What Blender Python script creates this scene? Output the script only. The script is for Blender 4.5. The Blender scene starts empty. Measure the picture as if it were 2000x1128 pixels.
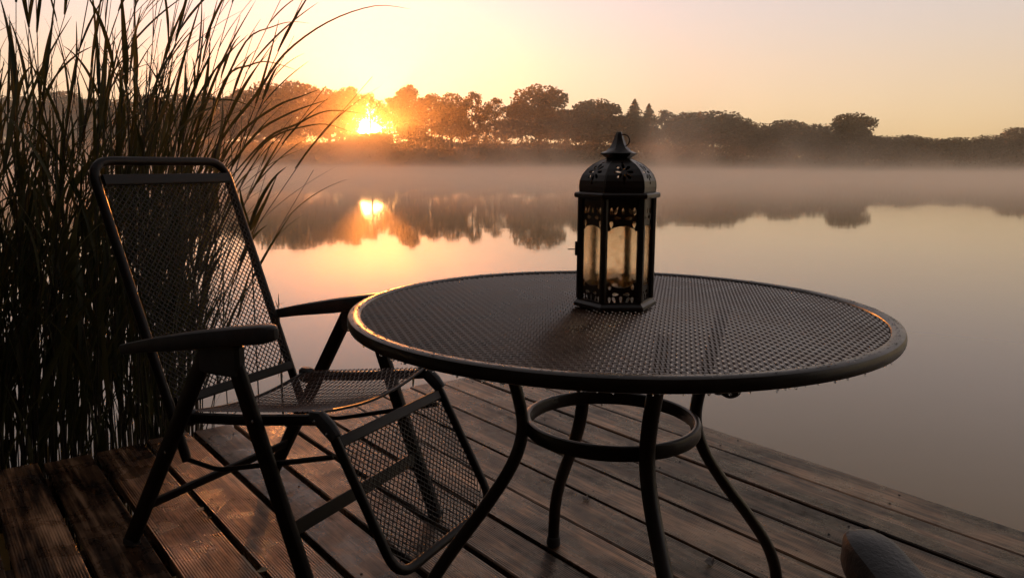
import bpy, bmesh, math, random
from mathutils import Vector, Matrix, noise
R = math.radians
sc = bpy.context.scene
col = sc.collection

# ------------------------------------------------------------------ camera
CAM = Vector((0, 0, 1.0))                      # deck top is z = 0
PITCH, ROLL, FPX = 0.162048, 0.005348, 1500.0  # 2000 px wide photograph
cam_d = bpy.data.cameras.new("camera")
cam_d.sensor_width = 36; cam_d.lens = FPX / 2000 * 36
cam_d.clip_start = 0.02; cam_d.clip_end = 20000
cam = bpy.data.objects.new("camera", cam_d); col.objects.link(cam)
CROT = Matrix.Rotation(math.pi / 2 - PITCH, 4, 'X') @ Matrix.Rotation(ROLL, 4, 'Z')
cam.matrix_world = Matrix.Translation(CAM) @ CROT
sc.camera = cam

def ray(px, py):
    return (CROT.to_3x3() @ Vector(((px - 1000) / FPX, -(py - 564) / FPX, -1.0)))
def at_y(px, py, Y):
    d = ray(px, py); return CAM + d * (Y / d.y)

# ------------------------------------------------------------------ light
SUN = ray(717, 258).normalized()
SUN_EL = math.asin(SUN.z); SUN_AZ = math.atan2(SUN.x, SUN.y)
w = bpy.data.worlds.new("World"); sc.world = w; w.use_nodes = True
nt = w.node_tree; bgn = nt.nodes["Background"]
sky = nt.nodes.new("ShaderNodeTexSky"); sky.sky_type = 'NISHITA'; sky.sun_disc = False
sky.sun_elevation = SUN_EL; sky.sun_rotation = SUN_AZ
sky.altitude = 0; sky.air_density = 1.0; sky.dust_density = 1.6; sky.ozone_density = 1.0
# the hazy morning sky: pale and almost colourless overhead, warmer towards the horizon
tcs = nt.nodes.new("ShaderNodeTexCoord"); sps = nt.nodes.new("ShaderNodeSeparateXYZ"); nt.links.new(tcs.outputs["Generated"], sps.inputs[0])
def sky_range(a, b, lo, hi):
    n = nt.nodes.new("ShaderNodeMapRange"); n.interpolation_type = 'SMOOTHSTEP'
    for k_, v_ in zip(("From Min", "From Max", "To Min", "To Max"), (a, b, lo, hi)): n.inputs[k_].default_value = v_
    nt.links.new(sps.outputs[2], n.inputs["Value"]); return n.outputs[0]
hsv = nt.nodes.new("ShaderNodeHueSaturation"); nt.links.new(sky.outputs[0], hsv.inputs["Color"])
nt.links.new(sky_range(-.02, .24, .95, .22), hsv.inputs["Saturation"])
tint = nt.nodes.new("ShaderNodeMix"); tint.data_type = 'RGBA'; tint.blend_type = 'MIX'
nt.links.new(sky_range(0, .25, 0, 1), tint.inputs[0]); tint.inputs[6].default_value = (3.20, 2.58, 1.72, 1); tint.inputs[7].default_value = (2.85, 2.56, 2.58, 1)
mulw = nt.nodes.new("ShaderNodeMix"); mulw.data_type = 'RGBA'; mulw.blend_type = 'MULTIPLY'; mulw.inputs[0].default_value = 1
gam = nt.nodes.new('ShaderNodeGamma'); gam.inputs[1].default_value = .20; nt.links.new(hsv.outputs[0], gam.inputs[0]); nt.links.new(gam.outputs[0], mulw.inputs[6]); nt.links.new(tint.outputs[2], mulw.inputs[7])
# the sun's own disc in the sky
dotn = nt.nodes.new("ShaderNodeVectorMath"); dotn.operation = 'DOT_PRODUCT'; nt.links.new(tcs.outputs["Generated"], dotn.inputs[0]); dotn.inputs[1].default_value = SUN
dsk = nt.nodes.new("ShaderNodeMapRange"); nt.links.new(dotn.outputs["Value"], dsk.inputs["Value"])
for k_, v_ in zip(("From Min", "From Max", "To Min", "To Max"), (math.cos(R(.36)), math.cos(R(.26)), 0, 500)): dsk.inputs[k_].default_value = v_
dcl = nt.nodes.new("ShaderNodeVectorMath"); dcl.operation = 'SCALE'; dcl.inputs[0].default_value = (1, .52, .16); nt.links.new(dsk.outputs[0], dcl.inputs["Scale"])
# bright aureole of the sun in the humid air round its disc
aur = nt.nodes.new("ShaderNodeMapRange"); aur.interpolation_type = 'SMOOTHERSTEP'; nt.links.new(dotn.outputs["Value"], aur.inputs["Value"])
for k_, v_ in zip(("From Min", "From Max", "To Min", "To Max"), (math.cos(R(2.6)), 1.0, 0, 210)): aur.inputs[k_].default_value = v_
acl = nt.nodes.new("ShaderNodeVectorMath"); acl.operation = 'SCALE'; acl.inputs[0].default_value = (1, .45, .12); nt.links.new(aur.outputs[0], acl.inputs["Scale"])
sunadd = nt.nodes.new("ShaderNodeVectorMath"); sunadd.operation = 'ADD'; nt.links.new(dcl.outputs[0], sunadd.inputs[0]); nt.links.new(acl.outputs[0], sunadd.inputs[1])
addw = nt.nodes.new("ShaderNodeVectorMath"); addw.operation = 'ADD'; zen = nt.nodes.new('ShaderNodeVectorMath'); zen.operation = 'SCALE'; nt.links.new(mulw.outputs[2], zen.inputs[0]); nt.links.new(sky_range(.24, .75, 1, .36), zen.inputs['Scale']); nt.links.new(zen.outputs[0], addw.inputs[0]); nt.links.new(sunadd.outputs[0], addw.inputs[1])
w.cycles.sampling_method = 'MANUAL'; w.cycles.sample_map_resolution = 4096
nt.links.new(addw.outputs[0], bgn.inputs[0]); bgn.inputs[1].default_value = 0.12
sl = bpy.data.lights.new("sun", 'SUN'); sl.energy = 2.2; sl.angle = R(0.5); sl.color = (1.0, 0.30, 0.05)
so = bpy.data.objects.new("sun", sl); col.objects.link(so)
so.rotation_euler = (-SUN).to_track_quat('-Z', 'Y').to_euler(); so.location = (0, 0, 50)
vs = sc.view_settings; vs.view_transform = 'Standard'; vs.look = 'None'; vs.gamma = 1; vs.use_curve_mapping = False
vs.exposure = 0.90
sc.cycles.use_denoising = True
sc.cycles.max_bounces = 10; sc.cycles.transparent_max_bounces = 24; sc.cycles.transmission_bounces = 10
sc.cycles.volume_bounces = 3; sc.cycles.volume_max_steps = 160; sc.cycles.volume_step_rate = 1.0
sc.cycles.sample_clamp_indirect = 6

# ------------------------------------------------------------------ helpers
def tag(o, label=None, cat=None, group=None, kind=None):
    if label: o['label'] = label
    if cat: o['category'] = cat
    if group: o['group'] = group
    if kind: o['kind'] = kind
    return o
def empty(name, loc=(0, 0, 0), rz=0):
    o = bpy.data.objects.new(name, None); col.objects.link(o)
    o.location = loc; o.rotation_euler = (0, 0, rz); o.empty_display_size = .1
    return o
class MB:
    def __init__(s): s.v = []; s.f = []
    def add(s, vs, fs):
        n = len(s.v); s.v += [tuple(p) for p in vs]; s.f += [tuple(i + n for i in f) for f in fs]
    def build(s, name, mat, parent=None, smooth=False):
        me = bpy.data.meshes.new(name); me.from_pydata(s.v, [], s.f); me.update()
        if smooth is True:
            me.polygons.foreach_set("use_smooth", [True] * len(me.polygons))
        o = bpy.data.objects.new(name, me); col.objects.link(o)
        for m in (mat if isinstance(mat, (list, tuple)) else [mat]): me.materials.append(m)
        if smooth == 'auto':
            me.polygons.foreach_set("use_smooth", [True] * len(me.polygons))
            me.set_sharp_from_angle(angle=R(38))
        if parent: o.parent = parent
        return o
    def box(s, lo, hi, bev=0.0, M=None):
        x0, y0, z0 = lo; x1, y1, z1 = hi
        if bev <= 0:
            V = [(x, y, z) for z in (z0, z1) for x, y in ((x0, y0), (x1, y0), (x1, y1), (x0, y1))]
            Fc = [(3, 2, 1, 0), (4, 5, 6, 7), (0, 1, 5, 4), (1, 2, 6, 5), (2, 3, 7, 6), (3, 0, 4, 7)]
        else:
            b = bev; V = []; Fc = []
            def ring(dx, z):
                return [(x0 + dx, y0 + b if dx == 0 else y0 + dx, z)]
            def oct_(i, z):
                return [(x0 + i + b, y0 + i, z), (x1 - i - b, y0 + i, z), (x1 - i, y0 + i + b, z), (x1 - i, y1 - i - b, z),
                        (x1 - i - b, y1 - i, z), (x0 + i + b, y1 - i, z), (x0 + i, y1 - i - b, z), (x0 + i, y0 + i + b, z)]
            for i, z in ((b, z0), (0, z0 + b), (0, z1 - b), (b, z1)): V += oct_(i, z)
            Fc = [tuple(range(7, -1, -1)), tuple(range(24, 32))]
            for k in range(3):
                for i in range(8):
                    j = (i + 1) % 8; Fc.append((k * 8 + i, k * 8 + j, k * 8 + 8 + j, k * 8 + 8 + i))
        if M is not None: V = [M @ Vector(p) for p in V]
        s.add(V, Fc)
    def sweep(s, pts, prof, up=None, caps=True, closed=False, scale=None):
        """prof: list of (a, b): a along side, b along up."""
        pts = [Vector(p) for p in pts]; n = len(pts); V = []; k = len(prof)
        N = None
        for i, p in enumerate(pts):
            if closed: t = pts[(i + 1) % n] - pts[i - 1]
            else: t = pts[min(i + 1, n - 1)] - pts[max(i - 1, 0)]
            t.normalize()
            if up is not None:
                u = Vector(up) if not callable(up) else up(i)
                N = (u - t * u.dot(t)).normalized()
            elif N is None:
                u = Vector((0, 0, 1)) if abs(t.z) < .9 else Vector((1, 0, 0))
                N = (u - t * u.dot(t)).normalized()
            else: N = (N - t * N.dot(t)).normalized()
            B = t.cross(N); sc_ = 1 if scale is None else scale[i]
            sa_, sb_ = sc_ if isinstance(sc_, tuple) else (sc_, sc_)
            V += [p + B * a * sa_ + N * b * sb_ for a, b in prof]
        Fc = []
        for i in range(n if closed else n - 1):
            j = (i + 1) % n
            for a in range(k):
                b = (a + 1) % k; Fc.append((i * k + a, i * k + b, j * k + b, j * k + a))
        if caps and not closed:
            Fc.append(tuple(range(k - 1, -1, -1))); Fc.append(tuple((n - 1) * k + a for a in range(k)))
        s.add(V, Fc)
    def tube(s, pts, r, n=10, **kw):
        s.sweep(pts, circle(r, n), **kw)
    def ball(s, c, r, seg=8, rings=5, sq=(1, 1, 1)):
        V = [(c[0], c[1], c[2] + r * sq[2])]; Fc = []
        for i in range(1, rings):
            a = math.pi * i / rings
            for j in range(seg):
                b = 2 * math.pi * j / seg
                V.append((c[0] + r * sq[0] * math.sin(a) * math.cos(b), c[1] + r * sq[1] * math.sin(a) * math.sin(b), c[2] + r * sq[2] * math.cos(a)))
        V.append((c[0], c[1], c[2] - r * sq[2])); L = len(V) - 1
        for j in range(seg):
            k = (j + 1) % seg
            Fc.append((0, 1 + j, 1 + k)); Fc.append((L, L - seg + k, L - seg + j))
            for i in range(rings - 2): Fc.append((1 + i * seg + j, 1 + (i + 1) * seg + j, 1 + (i + 1) * seg + k, 1 + i * seg + k))
        s.add(V, Fc)
    def lathe(s, prof, n=24, c=(0, 0, 0), rot=0, caps=False):
        V = []; Fc = []
        for r, z in prof:
            for j in range(n):
                a = 2 * math.pi * j / n + rot; V.append((c[0] + r * math.cos(a), c[1] + r * math.sin(a), c[2] + z))
        for i in range(len(prof) - 1):
            for j in range(n):
                k = (j + 1) % n; Fc.append((i * n + j, i * n + k, i * n + n + k, i * n + n + j))
        if caps:
            Fc.append(tuple(range(n - 1, -1, -1))); Fc.append(tuple((len(prof) - 1) * n + j for j in range(n)))
        s.add(V, Fc)
def circle(r, n=10, ry=None):
    ry = r if ry is None else ry
    return [(r * math.cos(2 * math.pi * i / n), ry * math.sin(2 * math.pi * i / n)) for i in range(n)]
def rrect(w_, h_, b):
    a, c = w_ / 2, h_ / 2; b2 = b * .3
    return [(a - b, -c), (a - b2, -c + b2), (a, -c + b), (a, c - b), (a - b2, c - b2), (a - b, c), (-a + b, c), (-a + b2, c - b2), (-a, c - b), (-a, -c + b), (-a + b2, -c + b2), (-a + b, -c)]
def smooth_path(P, k=6):
    P = [Vector(p) for p in P]; out = []
    for i in range(len(P) - 1):
        p0 = P[max(i - 1, 0)]; p1 = P[i]; p2 = P[i + 1]; p3 = P[min(i + 2, len(P) - 1)]
        for j in range(k):
            t = j / k
            out.append(.5 * ((2 * p1) + (p2 - p0) * t + (2 * p0 - 5 * p1 + 4 * p2 - p3) * t * t + (3 * p1 - p0 - 3 * p2 + p3) * t ** 3))
    return out + [P[-1]]
def round_corner(P, rad, k=6):
    P = [Vector(p) for p in P]; out = [P[0]]
    for i in range(1, len(P) - 1):
        a = (P[i - 1] - P[i]).normalized(); b = (P[i + 1] - P[i]).normalized()
        s, e = P[i] + a * rad, P[i] + b * rad
        for j in range(k + 1):
            t = j / k; out.append((1 - t) ** 2 * s + 2 * t * (1 - t) * P[i] + t * t * e)
    return out + [P[-1]]

# ------------------------------------------------------------------ materials
def mat(name, color=(.1, .1, .1), rough=.5, metal=0.0, spec=.5):
    m = bpy.data.materials.new(name); m.use_nodes = True
    b = m.node_tree.nodes["Principled BSDF"]
    b.inputs["Base Color"].default_value = (*color, 1); b.inputs["Roughness"].default_value = rough
    b.inputs["Metallic"].default_value = metal; b.inputs["Specular IOR Level"].default_value = spec
    return m, m.node_tree, b
def node(nt, t, **kw):
    n = nt.nodes.new(t)
    for k, v in kw.items():
        if k.startswith('i_'): n.inputs[k[2:].replace('_', ' ')].default_value = v
        else: setattr(n, k, v)
    return n
def noise_n(nt, vec, scale, detail=4, rough=.6):
    n = node(nt, "ShaderNodeTexNoise"); n.inputs["Scale"].default_value = scale; n.inputs["Detail"].default_value = detail
    n.inputs["Roughness"].default_value = rough
    if vec is not None: nt.links.new(vec, n.inputs["Vector"])
    return n
def ramp(nt, fac, stops):
    r = node(nt, "ShaderNodeValToRGB"); e = r.color_ramp.elements
    while len(e) > 1: e.remove(e[-1])
    e[0].position, e[0].color = stops[0][0], (*stops[0][1], 1)
    for p, c in stops[1:]:
        x = e.new(p); x.color = (*c, 1)
    nt.links.new(fac, r.inputs[0]); return r
def mapping(nt, vec, scale=(1, 1, 1)):
    m = node(nt, "ShaderNodeMapping"); m.inputs["Scale"].default_value = scale; nt.links.new(vec, m.inputs["Vector"]); return m.outputs[0]
def math_n(nt, op, a, b=None, clamp=False):
    n = node(nt, "ShaderNodeMath", operation=op); n.use_clamp = clamp
    for i, x in enumerate((a, b)):
        if x is None: continue
        if isinstance(x, (int, float)): n.inputs[i].default_value = x
        else: nt.links.new(x, n.inputs[i])
    return n.outputs[0]

def metal_paint(name, c, rough, bump=.15, scale=400, spec=.25):
    m, t, b = mat(name, c, rough, 0.0, spec)
    tc = node(t, "ShaderNodeTexCoord").outputs["Object"]
    n1 = noise_n(t, tc, scale, 2); n2 = noise_n(t, tc, 14, 5)
    r = ramp(t, n2.outputs[0], [(.3, tuple(x * .7 for x in c)), (.7, tuple(min(1, x * 1.5) for x in c))])
    t.links.new(r.outputs[0], b.inputs["Base Color"])
    rr = math_n(t, 'MULTIPLY_ADD', n2.outputs[0], .35); t.nodes[-1].inputs[2].default_value = rough - .17
    t.links.new(rr, b.inputs["Roughness"])
    bp = node(t, "ShaderNodeBump"); bp.inputs["Strength"].default_value = bump; bp.inputs["Distance"].default_value = .001
    t.links.new(n1.outputs[0], bp.inputs["Height"]); t.links.new(bp.outputs[0], b.inputs["Normal"])
    return m
M = {}
M['chair'] = metal_paint('chair_paint', (.006, .004, .003), .42)
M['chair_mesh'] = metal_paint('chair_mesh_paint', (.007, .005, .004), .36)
M['arm'] = metal_paint('arm_plastic', (.042, .043, .044), .40, .6, 210)
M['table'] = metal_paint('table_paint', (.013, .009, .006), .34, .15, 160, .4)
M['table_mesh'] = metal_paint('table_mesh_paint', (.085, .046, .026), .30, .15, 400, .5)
M['seat'] = metal_paint('seat_sun_sheen', (.060, .024, .012), .28, .15, 400, .5)  # seat wires reddened: the sun's copper sheen put into their colour
M['lantern'] = metal_paint('lantern_iron', (.011, .007, .005), .36, .2, 200, .5)
M['bolt'], _, _ = mat('bolt_steel', (.6, .6, .62), .25, 1.0)
def water_drop():
    m, t, b = mat('dew_water', (.9, .95, 1), .02); b.inputs["IOR"].default_value = 1.33; b.inputs["Transmission Weight"].default_value = .9; return m
M['drop'] = water_drop()
M['screw'], _, _ = mat('rusty_screw', (.012, .008, .006), .6, .4)

def deck_wood():
    m, t, b = mat('wet_decking_wood', (.08, .055, .04), .5)
    tc = node(t, "ShaderNodeTexCoord").outputs["Object"]
    geo = node(t, "ShaderNodeNewGeometry"); rnd = geo.outputs["Random Per Island"]
    # offset the grain from board to board
    off = node(t, "ShaderNodeVectorMath", operation='ADD'); t.links.new(tc, off.inputs[0])
    cmb = node(t, "ShaderNodeCombineXYZ"); t.links.new(math_n(t, 'MULTIPLY', rnd, 37.0), cmb.inputs[1]); t.links.new(math_n(t, 'MULTIPLY', rnd, 11.0), cmb.inputs[2])
    t.links.new(cmb.outputs[0], off.inputs[1]); v = off.outputs[0]
    grain = noise_n(t, mapping(t, v, (60, 2.2, 60)), 1.0, 6, .65)
    big = noise_n(t, mapping(t, v, (9, 2.5, 9)), 1.0, 5, .6)
    blot = noise_n(t, v, 9.0, 5, .6)
    knot = node(t, "ShaderNodeTexVoronoi"); knot.inputs["Scale"].default_value = 1.0; t.links.new(mapping(t, v, (9, 3.6, 9)), knot.inputs["Vector"])
    kd = ramp(t, knot.outputs["Distance"], [(.04, (.25, .25, .25)), (.16, (1, 1, 1))])
    f = math_n(t, 'ADD', math_n(t, 'MULTIPLY', grain.outputs[0], .45), math_n(t, 'MULTIPLY', big.outputs[0], .55))
    c = ramp(t, f, [(.39, (.003, .0014, .001)), (.455, (.018, .008, .004)), (.525, (.12, .065, .034)), (.61, (.40, .25, .15))])
    mul = node(t, "ShaderNodeMix", data_type='RGBA', blend_type='MULTIPLY'); mul.inputs[0].default_value = .8
    t.links.new(c.outputs[0], mul.inputs[6]); t.links.new(kd.outputs[0], mul.inputs[7])
    tone = ramp(t, rnd, [(0, (.55, .5, .46)), (.5, (1, .93, .88)), (1, (1.45, 1.25, 1.1))])
    mul2 = node(t, "ShaderNodeMix", data_type='RGBA', blend_type='MULTIPLY'); mul2.inputs[0].default_value = 1
    t.links.new(mul.outputs[2], mul2.inputs[6]); t.links.new(tone.outputs[0], mul2.inputs[7])
    wet = ramp(t, blot.outputs[0], [(.47, (0, 0, 0)), (.60, (1, 1, 1))])       # damp stains
    mul3 = node(t, "ShaderNodeMix", data_type='RGBA', blend_type='MULTIPLY'); t.links.new(math_n(t, 'MULTIPLY', wet.outputs[0], .55), mul3.inputs[0])
    t.links.new(mul2.outputs[2], mul3.inputs[6]); mul3.inputs[7].default_value = (.35, .3, .28, 1)
    t.links.new(mul3.outputs[2], b.inputs["Base Color"])
    ro = ramp(t, math_n(t, 'ADD', math_n(t, 'MULTIPLY', wet.outputs[0], -.28), math_n(t, 'MULTIPLY', grain.outputs[0], .35)), [(-.0, (.26,) * 3), (.3, (.52,) * 3)])
    t.links.new(ro.outputs[0], b.inputs["Roughness"])
    wv = node(t, "ShaderNodeTexWave", wave_type='BANDS', bands_direction='X', wave_profile='SIN'); wv.inputs["Scale"].default_value = 48
    wv.inputs["Distortion"].default_value = .0; t.links.new(tc, wv.inputs["Vector"])
    sel = math_n(t, 'GREATER_THAN', rnd, .35)
    hgt = math_n(t, 'ADD', math_n(t, 'MULTIPLY', wv.outputs["Fac"], math_n(t, 'MULTIPLY_ADD', sel, .7)), math_n(t, 'MULTIPLY', grain.outputs[0], .9))
    for n in t.nodes:
        if n.type == 'MATH' and n.operation == 'MULTIPLY_ADD': n.inputs[2].default_value = .08
    bp = node(t, "ShaderNodeBump"); bp.inputs["Strength"].default_value = .7; bp.inputs["Distance"].default_value = .0018
    t.links.new(hgt, bp.inputs["Height"]); t.links.new(bp.outputs[0], b.inputs["Normal"])
    b.inputs["Specular Tint"].default_value = (1, .86, .72, 1)
    spc = ramp(t, math_n(t, 'ADD', math_n(t, 'MULTIPLY', f, .7), math_n(t, 'MULTIPLY', noise_n(t, v, 26.0, 5, .7).outputs[0], .3)), [(.38, (.06,) * 3), (.48, (.5,) * 3), (.60, (1.0,) * 3)])
    t.links.new(math_n(t, 'MULTIPLY', spc.outputs[0], tone.outputs[0]), b.inputs["Specular IOR Level"])
    return m
M['deck'] = deck_wood()

def water():
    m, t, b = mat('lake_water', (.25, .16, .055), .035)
    b.inputs["IOR"].default_value = 1.33
    tc = node(t, "ShaderNodeTexCoord").outputs["Object"]
    n1 = noise_n(t, mapping(t, tc, (.5, 1.6, 1)), 1.0, 3, .5); n2 = noise_n(t, mapping(t, tc, (.03, .09, 1)), 1.0, 2)
    h = math_n(t, 'MULTIPLY', n1.outputs[0], ramp(t, n2.outputs[0], [(.42, (.25,) * 3), (.62, (1,) * 3)]).outputs[0])
    bp = node(t, "ShaderNodeBump"); bp.inputs["Strength"].default_value = .07; bp.inputs["Distance"].default_value = .03
    t.links.new(h, bp.inputs["Height"]); t.links.new(bp.outputs[0], b.inputs["Normal"])
    return m
M['water'] = water()

def leafy(name, c0, c1, trans, per_island=True):
    m, t, b = mat(name, c0, .6)
    geo = node(t, "ShaderNodeNewGeometry")
    r = ramp(t, geo.outputs["Random Per Island"], [(0, c0), (1, c1)])
    t.links.new(r.outputs[0], b.inputs["Base Color"])
    tr = node(t, "ShaderNodeBsdfTranslucent"); hs = node(t, "ShaderNodeHueSaturation"); hs.inputs["Value"].default_value = 1.6
    t.links.new(r.outputs[0], hs.inputs["Color"]); t.links.new(hs.outputs[0], tr.inputs["Color"])
    mx = node(t, "ShaderNodeMixShader"); mx.inputs[0].default_value = trans
    t.links.new(b.outputs[0], mx.inputs[1]); t.links.new(tr.outputs[0], mx.inputs[2])
    t.links.new(mx.outputs[0], t.nodes["Material Output"].inputs[0])
    return m
M['leaf'] = leafy('tree_leaves', (.030, .024, .008), (.075, .054, .018), .28)
M['needle'] = leafy('conifer_needles', (.02, .035, .018), (.045, .06, .028), .2)
M['reed'] = leafy('reed_leaves', (.016, .023, .006), (.070, .066, .020), .34)
M['stem'] = leafy('reed_stems', (.014, .010, .005), (.045, .034, .017), .05)
M['bark'], _, _ = mat('bark', (.05, .038, .028), .8)
def soil():
    m, t, b = mat('meadow_soil', (.05, .05, .025), .9)
    n = noise_n(t, node(t, "ShaderNodeTexCoord").outputs["Object"], .35, 6)
    t.links.new(ramp(t, n.outputs[0], [(.3, (.03, .035, .015)), (.7, (.085, .075, .035))]).outputs[0], b.inputs["Base Color"]); return m
M['soil'] = soil()
M['dry'] = leafy('dry_leaf', (.25, .17, .08), (.45, .36, .24), .25)
M['darkleaf'] = leafy('rotten_leaf', (.02, .012, .008), (.04, .025, .015), .1)

def glass():
    m, t, b = mat('dewy_lantern_glass', (1.0, .93, .78), .11)
    b.inputs["Transmission Weight"].default_value = 1; b.inputs["IOR"].default_value = 1.25
    tc = node(t, "ShaderNodeTexCoord").outputs["Object"]
    n = noise_n(t, tc, 220, 3); bp = node(t, "ShaderNodeBump"); bp.inputs["Strength"].default_value = .35; bp.inputs["Distance"].default_value = .001
    t.links.new(n.outputs[0], bp.inputs["Height"]); t.links.new(bp.outputs[0], b.inputs["Normal"])
    tr = node(t, "ShaderNodeBsdfTranslucent"); tr.inputs["Color"].default_value = (1, .70, .36, 1)
    mx = node(t, "ShaderNodeMixShader"); n2 = noise_n(t, tc, 60, 4)
    t.links.new(ramp(t, n2.outputs[0], [(.42, (0,) * 3), (.74, (.26,) * 3)]).outputs[0], mx.inputs[0])
    t.links.new(b.outputs[0], mx.inputs[1]); t.links.new(tr.outputs[0], mx.inputs[2])
    t.links.new(mx.outputs[0], t.nodes["Material Output"].inputs[0]); return m
M['glass'] = glass()

# ------------------------------------------------------------------ lake, far shore
WZ = -0.5
def sheet(name, m, x0, x1, y0, y1, z):
    mb = MB(); mb.add([(x0, y0, z), (x1, y0, z), (x1, y1, z), (x0, y1, z)], [(0, 1, 2, 3)])
    return tag(mb.build(name, m), kind='structure')
sheet('lake_water', M['water'], -420, 420, -80, 340, WZ)
def shore_y(x):   # water's edge
    t = min(1, max(0, (x - 10) / 90)); t = t * t * (3 - 2 * t)
    return 205 - 42 * t + 2.5 * noise.noise(Vector((x * .05, 3, 0)))
def bank_z(x, d):  # d = metres behind the water's edge
    t = min(1, max(0, (x - 10) / 70)); top = 5.2 - 3.2 * t
    s = min(1, max(0, (d + 1.5) / 14)); s = s * s * (3 - 2 * s)
    return WZ - .4 + s * (top + .9) + .25 * noise.noise(Vector((x * .08, d * .08, 5)))
mb = MB(); NX, NY = 160, 22
ds = [-3, -1, 0, 1, 2, 4, 6, 8, 10, 12, 14, 17, 20, 25, 30, 38, 48, 60, 75, 90, 105, 115]
for i in range(NX + 1):
    x = -410 + 820 * i / NX; sy = shore_y(x)
    for d in ds: mb.v.append((x, sy + d, bank_z(x, d)))
for i in range(NX):
    for j in range(NY - 1):
        a = i * NY + j; mb.f.append((a, a + NY, a + NY + 1, a + 1))
tag(mb.build('far_shore_ground', M['soil'], smooth=True), kind='structure')

# unseen bank added behind the viewer to block the low back sky
mb = MB()
for i in range(41):
    x = -80 + 4 * i
    for j, (d, z) in enumerate(((0, -1.2), (2, -.2), (5, 1.2), (9, 4.0), (14, 6.5), (30, 8.5), (70, 9.0))): mb.v.append((x, -3.2 - d + .8 * noise.noise(Vector((x * .2, d, 0))), z + .5 * noise.noise(Vector((x * .15, d * .3, 9)))))
for i in range(40):
    for j in range(6):
        a = i * 7 + j; mb.f.append((a, a + 1, a + 8, a + 7))
tag(mb.build('added_shade_bank', M['soil'], smooth=True), kind='structure')

# trees -------------------------------------------------------------
def crown_quads(mb, blobs, n, size, rnd, shell=.55, gap=None):
    tot = sum(b[1] * b[2] for b in blobs)
    for c, rx, rz in blobs:
        k = int(n * rx * rz / tot)
        for _ in range(k):
            d = Vector((rnd.gauss(0, 1), rnd.gauss(0, 1), rnd.gauss(0, 1))).normalized()
            rr = (shell + (1 - shell) * rnd.random()) if rnd.random() < .8 else rnd.random() ** .5
            rr *= 1 + .18 * noise.noise(d * 2.3 + Vector(c) * 7)
            p = Vector((c[0] + d.x * rx * rr, c[1] + d.y * rx * rr, c[2] + d.z * rz * rr))
            if noise.noise(p * 9.0) < -.16 and rnd.random() < .6: continue
            s = size * rnd.uniform(.6, 1.4)
            u = Vector((rnd.gauss(0, 1), rnd.gauss(0, 1), rnd.gauss(0, 1))).normalized()
            v = u.orthogonal().normalized(); v = Matrix.Rotation(rnd.random() * 6.28, 3, u) @ v
            x = u.cross(v)
            mb.add([p + v * s, p + x * s * .6, p - v * s, p - x * s * .6], [(0, 1, 2, 3)])
def limbs(mb, blobs, rnd, base=.0, r0=.018, top=.5):
    mb.tube([(0, 0, base - .04), (0.004, 0, base + .1), (.0, .006, top * .6), (-.005, 0, top)], r0, 7, scale=[1.3, 1, .75, .45])
    for c, rx, rz in blobs:
        st = Vector((0, 0, min(top * .9, max(.12, c[2] - .3 * rz - .15 + rnd.uniform(-.05, .05)))))
        e = Vector(c) * .9 + Vector((0, 0, .1 * c[2])); m = (st + e) / 2 + Vector((rnd.uniform(-.02, .02), rnd.uniform(-.02, .02), .02))
        mb.tube([st, m, e], r0 * .5, 5, scale=[1, .6, .25])
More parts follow.
